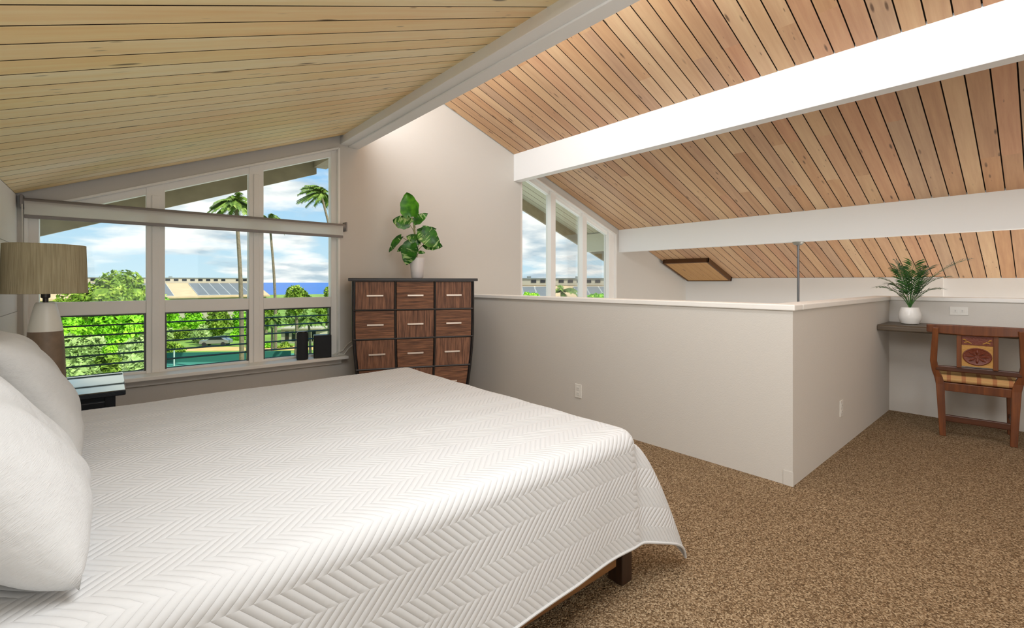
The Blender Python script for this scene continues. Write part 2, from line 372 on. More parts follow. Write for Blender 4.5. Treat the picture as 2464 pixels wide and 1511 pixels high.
def wall_rear():
    b = MB(); y0, y1 = YR - .13, YR; a, c, top = -.30, 1.56, 2.0
    b.prism([(XL - .12, -.25), (a, -.25), (a, zl(a) + .1), (XL - .12, zl(XL) + .05)], 'y', y0, y1)
    b.prism([(a, 1.95 - .15), (c, 1.95), (c, zl(c) + .1), (a, zl(a) + .1)], 'y', y0, y1)
    b.prism([(c, -.25), (XB0 + .06, -.25), (XB0 + .06, zl(1.79) + .1), (c, zl(c) + .1)], 'y', y0, y1)
    b.prism([(XB0 + .06, ZLOW), (XE + .12, ZLOW), (XE + .12, zr(XE) + .06), (XB0 + .06, zr(XB0 + .06) + .1)], 'y', y0, y1)
    struct(b.build('wall_rear', M['wallwhite']), 'pale wall with an added glass door opposite the gable window', 'wall')
    d = thing('added_door', 'added white framed sliding glass door opposite the gable window', 'door', (0, 0, 0)); struct(d)  # unseen glass door, added to go with the rear fill lamp
    f = MB().box(a, a + .07, YR - .1, YR - .02, 0, 1.80); f.box(c - .07, c, YR - .1, YR - .02, 0, 1.95); f.box(.58, .68, YR - .1, YR - .02, 0, 1.87)
    f.box(a, c, YR - .1, YR - .02, -.02, .06); f.build('door_frame', M['white'], d)
    MB().box(a + .07, .58, YR - .07, YR - .06, .06, 1.80).build('pane', M['pane'], d); MB().box(.68, c - .07, YR - .07, YR - .06, .06, 1.86).build('pane', M['pane'], d)
wall_rear()
we = MB().box(XE, XE + .12, YR, D, ZLOW, zr(XE) + .05).build('wall_right', M['wallwhite']); struct(we, 'low white eave wall beyond the open stairwell', 'wall')
MB().box(XE - .07, XE, .93, D, ZLOW, zr(XE) + .02).build('panel', M['wallwhite'], we)

def half_walls():
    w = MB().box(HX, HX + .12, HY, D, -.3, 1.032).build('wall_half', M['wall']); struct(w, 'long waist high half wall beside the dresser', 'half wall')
    MB().box(HX - .014, HX + .134, HY - .014, D, 1.032, 1.068).build('cap', M['trimbright'], w, bevel=.006)
    MB().box(HX - .004, HX, HY - .004, HY + .05, 0, .085).build('corner_block', M['wall'], w)
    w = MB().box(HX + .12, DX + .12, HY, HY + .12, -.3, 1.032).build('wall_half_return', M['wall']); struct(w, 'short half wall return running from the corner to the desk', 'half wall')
    MB().box(HX + .134, DX - .014, HY - .014, HY + .134, 1.032, 1.068).build('cap', M['trimbright'], w, bevel=.006)
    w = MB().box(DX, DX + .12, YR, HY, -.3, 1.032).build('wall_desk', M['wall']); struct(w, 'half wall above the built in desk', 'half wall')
    MB().box(DX - .014, DX + .134, YR, HY + .134, 1.032, 1.068).build('cap', M['trimbright'], w, bevel=.006)
half_walls()

PW = .1272
def groove_shade(me):  # dark plank sides put the groove shade into the colour
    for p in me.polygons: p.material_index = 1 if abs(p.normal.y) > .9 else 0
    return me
def ceilings():
    rnd = random.Random(5)
    # left slope: backing + one board per course, shared mesh
    ang = math.atan(.384); Ls = (XB0 + .03 - XL) / math.cos(ang)
    Ml = Matrix.Translation((XL, 0, zl(XL))) @ Matrix.Rotation(-ang, 4, 'Y')
    back = MB().box(-.16, Ls + .10, YR - .13, 5.50, .022, .09, Ml).build('ceiling_left', M['gap'])
    struct(back, 'golden knotty plank ceiling sloping over the bed', 'ceiling')
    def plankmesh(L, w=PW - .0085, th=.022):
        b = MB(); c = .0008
        b.prism([(-w / 2, 0 + c), (-w / 2 + c, 0), (w / 2 - c, 0), (w / 2, c), (w / 2, th), (-w / 2, th)], 'x', 0, L); return groove_shade(b.mesh('plank'))
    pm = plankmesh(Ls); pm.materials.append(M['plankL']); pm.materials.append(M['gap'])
    k0 = int((YR - 1.715) / PW) - 1
    for k in range(k0, 40):
        y = 1.715 + PW * (k + .5)
        if y + PW / 2 > D + .04 or y < YR - .05: continue
        o = bpy.data.objects.new('plank', pm); COL.objects.link(o); o.parent = back
        o.matrix_basis = Ml @ Matrix.Translation((0, y, 0))
    # right slope
    angr = math.atan(.362); Lr = (XE - 1.84) / math.cos(angr)
    Mr = Matrix.Translation((1.84, 0, zr(1.84))) @ Matrix.Rotation(angr, 4, 'Y')
    back = MB().box(-.05, Lr + .15, YR - .13, 5.50, .022, .09, Mr).build('ceiling_right', M['gap'])
    struct(back, 'rosy knotty plank ceiling sloping down over the stairwell', 'ceiling')
    segs = [1.2, 1.9, 2.6, 3.3, 4.1, 5.0]
    meshes = {}
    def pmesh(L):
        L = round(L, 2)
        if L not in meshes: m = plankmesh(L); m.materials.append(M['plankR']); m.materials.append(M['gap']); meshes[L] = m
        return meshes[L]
    k0 = int((YR - .139) / PW) - 1
    for k in range(k0, 50):
        y = .139 + PW * (k + .5)
        if y + PW / 2 > D + .04 or y < YR - .05: continue
        cuts = [0, rnd.choice(segs), round(Lr, 2)] if rnd.random() < .7 else [0, rnd.choice(segs[:2]), rnd.choice(segs[3:]), round(Lr, 2)]
        for a, b in zip(cuts[:-1], cuts[1:]):
            o = bpy.data.objects.new('plank', pmesh(b - a - .004)); COL.objects.link(o); o.parent = back
            o.matrix_basis = Mr @ Matrix.Translation((a, y, 0))
    # soffits outside the gable wall, boards painted cream
    for nm, Mx, L, lab in (('soffit', Ml, Ls, 'cream painted soffit boards above the three light window'), ('soffit', Mr, Lr, 'cream painted soffit boards above the narrow stairwell window')):
        e = struct(thing(nm, lab, 'soffit')); sm = plankmesh(L); sm.materials.append(M['soffit']); sm.materials.append(M['fascia'])
        for k in range(6):
            o = bpy.data.objects.new('plank', sm); COL.objects.link(o); o.parent = e; o.matrix_basis = Mx @ Matrix.Translation((0, D + .13 + PW * (k + .5), 0))
    b = MB().prism([(XL - .3, zl(XL - .3) + .06), (1.80, zl(1.80) + .06), (1.80, zl(1.80) - .225), (XL - .3, zl(XL - .3) - .225)], 'y', 5.48, 5.52).build('fascia_board', M['fascia']); struct(b, 'weathered brown fascia board outside the three light window', 'fascia')
    b = MB().prism([(1.80, zr(1.80) + .06), (XE + .3, zr(XE + .3) + .06), (XE + .3, zr(XE + .3) - .17), (1.80, zr(1.80) - .17)], 'y', 5.48, 5.52).build('fascia_board', M['fascia']); struct(b, 'weathered brown fascia board outside the stairwell window', 'fascia')
ceilings()

def beams():
    b = MB().box(XB0, XB1, YR, D, 2.562, 2.74)
    b.box(XB0 + .085, XB1, YR, D, 2.548, 2.562); o = b.build('trim_1', M['white'], bevel=.004); struct(o, 'white boxed ridge beam running up over the bed', 'beam')
    b = MB()
    for y in (-2.0, .25, 2.4): pass
    o = MB().box(4.019, 4.135, YR, D, 2.524, 2.95).build('trim_2', M['white'], bevel=.004); struct(o, 'white roof beam above the half wall, nearer the ridge', 'beam')
    o = MB().box(6.290, 6.406, YR, D, 1.690, 2.12).build('trim_3', M['white'], bevel=.004); struct(o, 'white roof beam carrying the fan rod over the stairwell', 'beam')
    for x0, z0, z1, lab in ((4.019, 2.60, 2.86, 'painted beam tail outside under the soffit beside the stairwell window'), (6.29, 1.73, 2.03, 'painted beam tail outside seen in the last stairwell window light')):
        o = MB().box(x0, x0 + .1, D + .13, 5.37, z0, z1).build('beam_tail', M['soffit']); struct(o, lab, 'beam')
    o = MB().box(1.76, 1.9, D + .13, 5.46, 2.50, 2.70).build('beam_tail', M['fascia']); struct(o, 'dark ridge beam tail outside at the window peak', 'beam')
    # clerestory band above the ridge beam
    w = thing('window_3', 'clerestory band of glass above the white ridge beam', 'window'); struct(w)
    f = MB().box(1.84, 1.90, YR, D, 2.74, 2.80); f.box(1.84, 1.90, YR, D, 3.54, zr(1.84) + .02)
    f.build('window_frame', M['white'], w)
    ys = [YR + i * (D - YR) / 6 for i in range(7)]
    for y in ys: MB().box(1.84, 1.90, max(YR, y - .04), min(D, y + .04), 2.80, 3.54).build('mullion', M['white'], w)
    for a, c in zip(ys[:-1], ys[1:]): MB().box(1.865, 1.871, a + .04, c - .04, 2.80, 3.54).build('pane', M['pane'], w)
beams()

def softbox():  # made-up ceiling panel framing the overhead bed fill lamp
    w = thing('fill_softbox', 'added square frosted fill skylight set in the golden planks above the bed', 'window'); struct(w)
    ang = math.atan(.384); w.matrix_basis = Matrix.Translation((.71, .72, zl(.71))) @ Matrix.Rotation(-ang, 4, 'Y')
    f = MB().box(-.72, -.65, -.74, .74, -.03, .0); f.box(.65, .72, -.74, .74, -.03, 0); f.box(-.65, .65, -.74, -.67, -.03, 0); f.box(-.65, .65, .67, .74, -.03, 0)
    f.build('window_frame', M['white'], w); MB().box(-.65, .65, -.67, .67, -.012, -.004).build('pane', M['vase'], w)
softbox()
def window_one():
    w = thing('window_1', 'three light gable window with sloped head and glass louvers', 'window'); struct(w)
    yf0, yf1 = D + .045, D + .125; top = lambda x: zl(x) - W1OFF
    xs = [(W1L, -.366), (.227, .346), (.945, 1.062), (1.666, W1R)]
    for i, (a, b) in enumerate(xs):
        q = MB().prism([(a, SILL - .03), (b, SILL - .03), (b, top(b)), (a, top(a))], 'y', yf0, yf1)
        if i in (1, 2): q.box(a + .035, b - .035, yf0 - .012, yf0, SILL, top(a) - .06)
        q.build('mullion' if i in (1, 2) else 'stile', M['trim'], w, bevel=.003, seg=1)
    MB().prism([(W1L, top(W1L) - .058), (W1R, top(W1R) - .058), (W1R, top(W1R)), (W1L, top(W1L))], 'y', yf0 + .005, yf1 - .005).build('head_rail', M['trim'], w)
    # bright reveal lining round the opening
    MB().box(W1R - .004, W1R + .012, D - .012, yf1, SILL, top(W1R) + .005).build('casing', M['trimbright'], w)
    MB().box(W1L - .012, W1L + .004, D - .012, yf1, SILL, top(W1L)).build('casing', M['trimbright'], w)
    MB().prism([(W1L, top(W1L) - .004), (W1R, top(W1R) - .004), (W1R, top(W1R) + .012), (W1L, top(W1L) + .012)], 'y', D - .012, yf0).build('casing', M['trimbright'], w)
    for (a, b) in ((-.366, .227), (.346, .945), (1.062, 1.666)):
        MB().box(a, b, yf0 + .005, yf1 - .005, .957, 1.055).build('transom', M['trim'], w, bevel=.003, seg=1)
        MB().box(a, b, yf0 + .01, yf1 - .005, SILL - .01, SILL + .018).build('bottom_rail', M['trim'], w)
        MB().prism([(a, 1.055), (b, 1.055), (b, top(b) - .058), (a, top(a) - .058)], 'y', D + .082, D + .088).build('pane', M['pane'], w)
        z0, z1 = SILL + .018, .957
        jf = MB().box(a, a + .012, yf0 + .012, yf1 - .012, z0, z1); jf.box(b - .012, b, yf0 + .012, yf1 - .012, z0, z1); jf.box(a + .012, b - .012, yf0 + .012, yf1 - .012, z1 - .008, z1)
        jf.build('louver_frame', M['louverclip'], w)
        n = 6; pitch = (z1 - z0 - .008) / n
        for k in range(n):
            zc = z0 + pitch * (k + .5); t = R(24); Mx = Matrix.Translation(((a + b) / 2, D + .085, zc)) @ Matrix.Rotation(t, 4, 'X')
            hw = (b - a) / 2 - .013
            lo = MB().box(-hw, hw, -.003, .003, -pitch * .56, pitch * .56, Mx).build('louver', M['louver'], w)
            e = MB().box(-hw, hw, -.0034, .0034, -pitch * .56 - .002, -pitch * .56 + .006, Mx); e.box(-hw, hw, -.0034, .0034, pitch * .56 - .004, pitch * .56 + .002, Mx)
            e.build('louver_edge', M['louveredge'], lo)
    s = MB().box(W1L - .03, W1R + .05, D - .14, D + .05, SILL - .03, SILL); s.box(W1L - .02, W1R + .02, D - .035, D - .001, SILL - .085, SILL - .03)
    s.build('sill', M['trimbright'], w, bevel=.005)
window_one()
def window_two():
    w = thing('window_2', 'narrow three light sloped window over the stairwell', 'window'); struct(w)
    yf0, yf1 = D + .05, D + .12; top = lambda x: zr(x) - W2OFF
    for i, (a, b) in enumerate(((W2L - .01, W2L + .05), (4.735, 4.835), (5.420, 5.521), (6.06, W2R))):
        MB().prism([(a, SILL), (b, SILL), (b, top(b)), (a, top(a))], 'y', yf0 - .03, yf1).build('mullion' if i in (1, 2) else 'stile', M['trim'], w, bevel=.003, seg=1)
    MB().prism([(W2L, top(W2L) - .055), (W2R, top(W2R) - .055), (W2R, top(W2R)), (W2L, top(W2L))], 'y', yf0, yf1).build('head_rail', M['trimbright'], w)
    MB().prism([(W2L, top(W2L) - .005), (W2R, top(W2R) - .005), (W2R, top(W2R) + .012), (W2L, top(W2L) + .012)], 'y', D - .014, yf0).build('casing', M['trimbright'], w)
    MB().box(W2R - .005, W2R + .02, D - .014, yf1, SILL, top(W2R) + .01).build('casing', M['trimbright'], w)
    for a, b in ((W2L + .05, 4.735), (4.835, 5.42), (5.521, 6.06)):
        MB().prism([(a, SILL), (b, SILL), (b, top(b) - .055), (a, top(a) - .055)], 'y', D + .084, D + .09).build('pane', M['pane'], w)
window_two()

# ------------------------------------------------------------------ bed
BX0, BX1, BY0, BY1, BZ = -.42, 1.575, 1.105, 2.92, .60
def bed():
    b = thing('bed_frame', 'low dark wooden platform bed frame under the quilt', 'bed', (BX0, BY0, 0))
    def bx(n, x0, x1, y0, y1, z0, z1, m): MB().box(x0 - BX0, x1 - BX0, y0 - BY0, y1 - BY0, z0, z1).build(n, m, b, bevel=.004)
    bx('side_rail', BX0, BX1 - .07, BY0 + .005, BY0 + .04, .085, .24, M['railwood']); bx('side_rail', BX0, BX1 - .07, BY1 - .04, BY1, .085, .24, M['railwood'])
    bx('foot_rail', BX1 - .02, BX1 + .02, BY0 + .06, BY1 - .06, .085, .24, M['railwood'])
    for x in (BX0 + .01, BX1 - .045):
        for y in (BY0 - .004, BY1 - .066): bx('leg', x, x + .065, y, y + .07, 0, .24, M['darkwood'])
    bx('slat_base', BX0, BX1 - .02, BY0 + .04, BY1 - .04, .20, .24, M['darkwood'])
    m = MB().box(BX0, BX1 + .015, BY0 - .005, BY1 + .005, .241, .585).build('mattress', M['pillow'], bevel=.06, seg=4)
    tag(m, 'thick white mattress hidden beneath the quilt', 'mattress')
bed()
def quilt():
    r = .065; dn, df = .442, .47; step = .005
    xs = np.arange(BX0 + .0, BX1 + df, step); ys = np.arange(BY0 - dn, BY1 + .43, step)
    SX, SY = np.meshgrid(xs, ys, indexing='ij')
    xe, yn, yf = BX1 - .03, BY0 + .03, BY1 - .03
    a = np.maximum(0, SX - xe); b = np.maximum(0, yn - SY); c = np.maximum(0, SY - yf)
    bb = np.maximum(b, c); side = np.where(c > 0, 1.0, -1.0)
    rho = np.hypot(a, bb); psi = np.arctan2(a, np.maximum(bb, 1e-9)); psi = np.where(rho < 1e-9, 0, psi)
    corner = np.sin(2 * psi) ** 2
    u = psi / (math.pi / 2); theta = math.pi / 2 * np.where(u <= 0, 0, u ** .42)
    q = math.pi / 2 * r
    flare = .035 + .06 * u + .40 * corner * (side < 0) + .15 * corner * (side > 0)
    # slow ripples in the hanging cloth
    along = np.where(u < .5, SX, SY)
    rip = (.5 + .5 * np.sin(along * 7.3 + 1.0)) * .018 + (.5 + .5 * np.sin(along * 16.7)) * .006
    t = np.clip(rho - q, 0, None)
    arc = np.minimum(rho, q)
    fc = .40 * corner * (side < 0); hh = r * np.sin(arc / r) + (flare - fc) * t + fc * .55 * (np.clip(t, 0, None) / .55) ** .62 + rip * np.clip(t / .35, 0, 1) * (1 - corner)
    vv = r * (1 - np.cos(arc / r)) + np.sqrt(np.clip(1 - flare ** 2, 0, 1)) * t
    # cone of loose cloth at the near foot corner swings out and settles on the carpet
    PX = np.minimum(SX, xe) + hh * np.sin(theta); PY = np.clip(SY, yn, yf) + side * hh * np.cos(theta)
    PZ = BZ + .012 - vv
    # top: slight crown and soft undulation
    top = (rho < 1e-9)
    cx = (SX - BX0) / (BX1 - BX0); cy = (SY - BY0) / (BY1 - BY0)
    PZ += np.where(top, .010 * np.sin(np.clip(cy, 0, 1) * math.pi) * np.sin(np.clip(cx, 0, 1) * math.pi * .9 + .1), 0)
    PZ += .0025 * np.sin(SX * 9 + 3 * np.sin(SY * 4)) * np.sin(SY * 11 + 2 * np.sin(SX * 3)) * np.exp(-t * 6)
    # quilted herringbone relief along the surface normal (approximated: up on the top, out on the sides)
    per = .075; tri = np.abs(((SY / per) % 2) - 1) * per
    ph = (SX + 1.0 * tri) / .025; rel = np.sqrt(np.abs(np.sin(math.pi * ph))) * .0012
    w = np.cos(np.minimum(arc / r, math.pi / 2))
    PZ += rel * w; PX += rel * (1 - w) * np.sin(theta); PY += side * rel * (1 - w) * np.cos(theta)
    PZ = np.maximum(PZ, .012)
    n, m = SX.shape; co = np.stack([PX, PY, PZ], -1).reshape(-1, 3).astype(np.float32)
    i = np.arange(n - 1)[:, None] * m + np.arange(m - 1)[None, :]; quads = np.stack([i, i + m, i + m + 1, i + 1], -1).reshape(-1, 4).astype(np.int32)
    me = bpy.data.meshes.new('quilt'); me.vertices.add(n * m); me.vertices.foreach_set('co', co.ravel())
    me.loops.add(quads.size); me.loops.foreach_set('vertex_index', quads.ravel())
    me.polygons.add(len(quads)); me.polygons.foreach_set('loop_start', np.arange(0, quads.size, 4, dtype=np.int32)); me.polygons.foreach_set('loop_total', np.full(len(quads), 4, np.int32))
    me.update(calc_edges=True); me.validate()
    uv = me.uv_layers.new(name='UVMap'); uvs = np.stack([SX, SY], -1).reshape(-1, 2)[quads.ravel()].astype(np.float32); uv.data.foreach_set('uv', (uvs + 1.0).ravel())
    me.polygons.foreach_set('use_smooth', np.ones(len(quads), bool))
    o = link('quilt', me, M['quilt']); tag(o, 'white herringbone stitched quilt draped over the bed', 'quilt')
    G = np.stack([PX, PY, PZ], -1)
    hem = [tuple(G[k, 0]) for k in range(0, n, 6)] + [tuple(G[-1, k]) for k in range(0, m, 6)]
    MB().tube(hem, .0055, 6).build('hem', M['quilt'], o, smooth=True)
quilt()

def pillow(name, loc, W, Hh, T, lean, rz, mat, label, seed, pinch=.05, sag=.22, full=2.6):
    rnd = random.Random(seed); n = 40; b = MB(); vs = []; fs = []
    ph = [rnd.uniform(0, 6) for _ in range(6)]
    for sgn in (1, -1):
        o = len(vs)
        for i in range(n + 1):
            for j in range(n + 1):
                u = -1 + 2 * i / n; v = -1 + 2 * j / n
                pin = 1 - pinch * (1 - abs(u) ** 2.2) * abs(v) ** 3 - 0; pin2 = 1 - pinch * (1 - abs(v) ** 2.2) * abs(u) ** 3
                t = (max(0, 1 - abs(u) ** full) ** .55) * (max(0, 1 - abs(v) ** full) ** .55)
                wr = 1 + .05 * math.sin(5 * u + ph[0]) * math.sin(4 * v + ph[1]) + .03 * math.sin(11 * u + 6 * v + ph[2])
                vs.append((sgn * T / 2 * t * wr * (1 - sag * v), u * W / 2 * pin2, Hh / 2 * v * pin - .01 * t * (1 - abs(u)) * (v < 0)))
        for i in range(n):
            for j in range(n):
                a = o + i * (n + 1) + j; q = (a, a + n + 1, a + n + 2, a + 1); fs.append(q if sgn > 0 else q[::-1])
    b.add(vs, fs); me = b.mesh(name, True)
    bm = bmesh.new(); bm.from_mesh(me); bmesh.ops.remove_doubles(bm, verts=bm.verts, dist=1e-5); bm.to_mesh(me); bm.free()
    o = link(name, me, mat); o.location = loc; o.rotation_euler = (0, lean, rz); tag(o, label, 'pillow'); return o
p1 = pillow('pillow', (-.201, 1.48, .818), .655, .452, .23, -.617, .095, M['pillow'], 'plump white pillow on the bed side away from the lamp', 1, .05, -.084, 3.5)
p2 = pillow('pillow', (-.224, 2.296, .832), .833, .455, .215, -.457, .156, M['pillow2'], 'rumpled white pillow leaning beside the lamp and nightstand', 2, .14, -.081)

# ------------------------------------------------------------------ nightstand and lamp
def nightstand():
    x0, x1, y0, y1, z = -.44, .075, 3.33, 3.99, .61
    t = thing('nightstand', 'small black nightstand with a glossy top beside the bed', 'nightstand', ((x0 + x1) / 2, (y0 + y1) / 2, 0))
    w, d = (x1 - x0) / 2, (y1 - y0) / 2
    MB().box(-w, w, -d, d, z - .03, z).build('top', M['blackglass'], t, bevel=.004)
    MB().box(-w + .05, w - .06, -d + .05, d - .05, .12, z - .03).build('body', M['black'], t, bevel=.003)
    MB().box(-w + .07, w - .08, -d + .036, -d + .05, .36, z - .06).build('drawer_front', M['black'], t, bevel=.002)
    for sx in (-1, 1):
        for sy in (-1, 1):
            cx, cy = (-w + .055 if sx < 0 else w - .065), sy * (d - .055)
            MB().box(cx - .022, cx + .022, cy - .022, cy + .022, 0, z - .03).build('leg', M['black'], t, bevel=.002)
nightstand()
def table_lamp():
    t = thing('table_lamp', 'table lamp with linen drum shade on the black nightstand', 'lamp', (-.262, 3.66, .61))
    MB().lathe([(.086, 0), (.084, .05), (.080, .18), (.0725, .318)], 28).build('lamp_base', M['lampbrown'], t, True)
    MB().lathe([(.0725, .318), (.067, .36), (.054, .425), (.044, .468), (.038, .478)], 28).build('lamp_body', M['lampcream'], t, True)
    MB().lathe([(.012, .478), (.012, .50), (.02, .505), (.02, .56)], 14).build('socket', M['darkmetal'], t, True)
    s = MB().lathe([(.176, .530), (.168, .795)], 48, caps=False); s.lathe([(.172, .530), (.164, .795)], 48, caps=False)
    sh = s.build('lamp_shade', M['shade'], t, True)
    for r_, z_ in ((.174, .530), (.166, .795)): MB().tube([(r_ * math.cos(a), r_ * math.sin(a), z_) for a in np.linspace(0, 2 * math.pi, 49)], .003, 6).build('shade_rim', M['shade'], sh, True)
    f = MB()
    for k in range(3):
        a = k * 2.094; f.tube([(0, 0, .56), (.165 * math.cos(a), .165 * math.sin(a), .56)], .003, 6)
    f.build('spider', M['darkmetal'], sh)
    MB().lathe([(.012, .56), (.03, .60), (.03, .63), (.012, .66)], 14).build('bulb', M['ceramic'], t, True)
table_lamp()

# ------------------------------------------------------------------ roller blind and things on the sill
def roller_blind():
    t = thing('roller_blind', 'grey roller blind rolled up across the gable window', 'blind', (0, 0, 0))
    x0, x1, y, z = -.435, 1.765, D - .055, 1.745
    MB().tube([(x0, y, z), (x1, y, z)], .027, 18).build('roller', M['roller'], t, True)
    MB().box(x0 + .01, x1 - .03, y - .028, y - .0265, 1.655, z + .003).build('shade_cloth', M['sheer'], t)
    MB().box(x0 + .01, x1 - .03, y - .034, y - .020, 1.632, 1.656).build('bottom_bar', M['roller'], t, bevel=.003)
    for x in (x0 - .012, x1 - .003): MB().box(x, x + .015, y - .03, D - .001, z - .045, z + .045).build('bracket', M['roller'], t, bevel=.003)
    MB().tube([(x0 + .0, y - .034, z - .02), (x0 + .006, y - .04, 1.3), (x0 + .01, y - .04, .8)], .003, 6).build('bead_chain', M['cable'], t)
roller_blind()
def sill_things():
    t = thing('cylinder_speaker', 'black upright cylinder speaker on the window sill', 'speaker', (1.36, D - .07, SILL))
    MB().lathe([(.046, 0), (.05, .006), (.051, .03), (.049, .235), (.045, .25)], 28).build('body', M['speaker'], t, True)
    MB().lathe([(.045, .25), (.040, .262), (0, .262)], 28).build('top_cap', M['black'], t, True)
    t = thing('square_speaker', 'black boxy bookshelf speaker on the window sill', 'speaker', (1.545, D - .055, SILL), R(-14))
    MB().box(-.078, .078, -.05, .045, 0, .215).build('cabinet', M['black'], t, bevel=.004)
    MB().box(-.073, .073, -.056, -.05, .006, .209).build('grille', M['speaker'], t, bevel=.003)
    for dz, x0, lab in ((0, 1.665, 'upper white cable looping from the sill to the dresser'), (-.035, 1.690, 'lower white cable drooping from the sill to the dresser')):
        o = MB().tube([(x0, D - .02 + dz, SILL + .006), (x0 + .03, D - .04 + dz, SILL + .025 + dz * .3), (1.745, D - .05 + dz, SILL + .045 + dz), (1.79, D - .05 + dz, SILL + .10 + dz), (1.84, D - .03 + dz, SILL + .125 + dz)], .005, 8).build('cable', M['cable'], None, True); tag(o, lab, 'cable')
sill_things()

# ------------------------------------------------------------------ dresser of twelve drawers, set across the corner
CH = dict(L=(1.700, 4.205), ang=R(-23.9), w=1.142, d=.33)
def dresser():
    w, d = CH['w'], CH['d']
    t = thing('dresser', 'dark bowed dresser with twelve woven drawers across the corner', 'dresser', (CH['L'][0], CH['L'][1], 0), CH['ang'])
    ztop = 1.238; rows = [(1.203, .945), (.932, .672), (.660, .392), (.380, .095)]
    def inset(z):  # sides curve in towards the foot
        k = max(0, (.80 - z) / .80); return .085 * k ** 1.7
    # body shell
    zs = [.03, .12, .25, .40, .55, .70, .85, 1.0, 1.21]
    b = MB(); prof = [(inset(z), z) for z in zs] + [(w - inset(z), z) for z in zs[::-1]]
    b.prism(prof, 'y', .02, d).build('carcass', M['chestframe'], t, bevel=.003)
    MB().box(-.035, w + .035, -.03, d + .01, 1.212, ztop).build('top', M['chestframe'], t, bevel=.004)
    for x in (.10, w - .15):
        for y in (.03, d - .07): MB().box(x, x + .05, y, y + .04, 0, .035).build('foot', M['chestframe'], t)
    def lerp(a, b, k): return a + (b - a) * k
    for ri, (z1, z0) in enumerate(rows):
        for ci in range(3):
            def X(k, z): i = inset(z) + .016; return lerp(i, w - i, k)
            g = .011; pts = []
            for z in np.linspace(z0, z1, 5): pts.append((X(ci / 3, z) + g, z))
            for z in np.linspace(z1, z0, 5): pts.append((X((ci + 1) / 3, z) - g, z))
            hor = (ri + ci) % 2 == 1
            dr = MB().prism(pts, 'y', -.004, .018).build('drawer', M['drawH'] if hor else M['drawV'], t, bevel=.004)
            xc = (X(ci / 3, z0) + X((ci + 1) / 3, z0)) / 2; zc = z0 + (z1 - z0) * .50
            h = MB().box(xc - .075, xc + .075, -.026, -.018, zc - .008, zc + .008); h.box(xc - .06, xc - .05, -.019, -.003, zc - .005, zc + .005); h.box(xc + .05, xc + .06, -.019, -.003, zc - .005, zc + .005)
            h.build('handle', M['handle'], dr, bevel=.002)
    # rounded rails and posts between the drawers
    for ri in range(3):
        z = (rows[ri][0 + 1] + rows[ri + 1][0]) / 2; MB().tube([(inset(z) + .004, .004, z), (w - inset(z) - .004, .004, z)], .012, 8).build('rail', M['chestframe'], t, True)
    for k in (0, 1, 2, 3):
        pts = []
        for z in zs:
            i = inset(z) + .006; pts.append((i + (w - 2 * i) * k / 3, .004, z))
        MB().tube(pts, .011, 8).build('post', M['chestframe'], t, True)
    return t
dresser()

# ------------------------------------------------------------------ variegated plant in a pale vase on the dresser
def leaf_mesh(L, Wd, seed, cup=.12, droop=.25, heart=True):
    rnd = random.Random(seed); n, m = 12, 8; vs = []; fs = []
    for i in range(n + 1):
        s = i / n; wd = Wd / 2 * (math.sin(math.pi * min(1, s * .93 + .07)) ** .62) * (1.12 - .35 * s)
        for j in range(m + 1):
            q = -1 + 2 * j / m; edge = 1 + .06 * math.sin(s * 17 + seed + (3 if q > 0 else 0)) * abs(q) ** 3
            vs.append((L * s - (.10 * L * abs(q) ** 1.5 * (1 - s) if heart else 0), wd * q * edge, cup * Wd * abs(q) ** 1.6 - droop * L * s * s + .02 * L * math.sin(7 * s + seed)))
    for i in range(n):
        for j in range(m): a = i * (m + 1) + j; fs.append((a, a + m + 1, a + m + 2, a + 1))
    o = len(vs)   # underside, a thin solid blade
    vs += [(x, y, z - .0016) for x, y, z in vs]; fs += [tuple(k + o for k in q[::-1]) for q in fs]
    return MB().add(vs, fs).mesh('leaf', True)
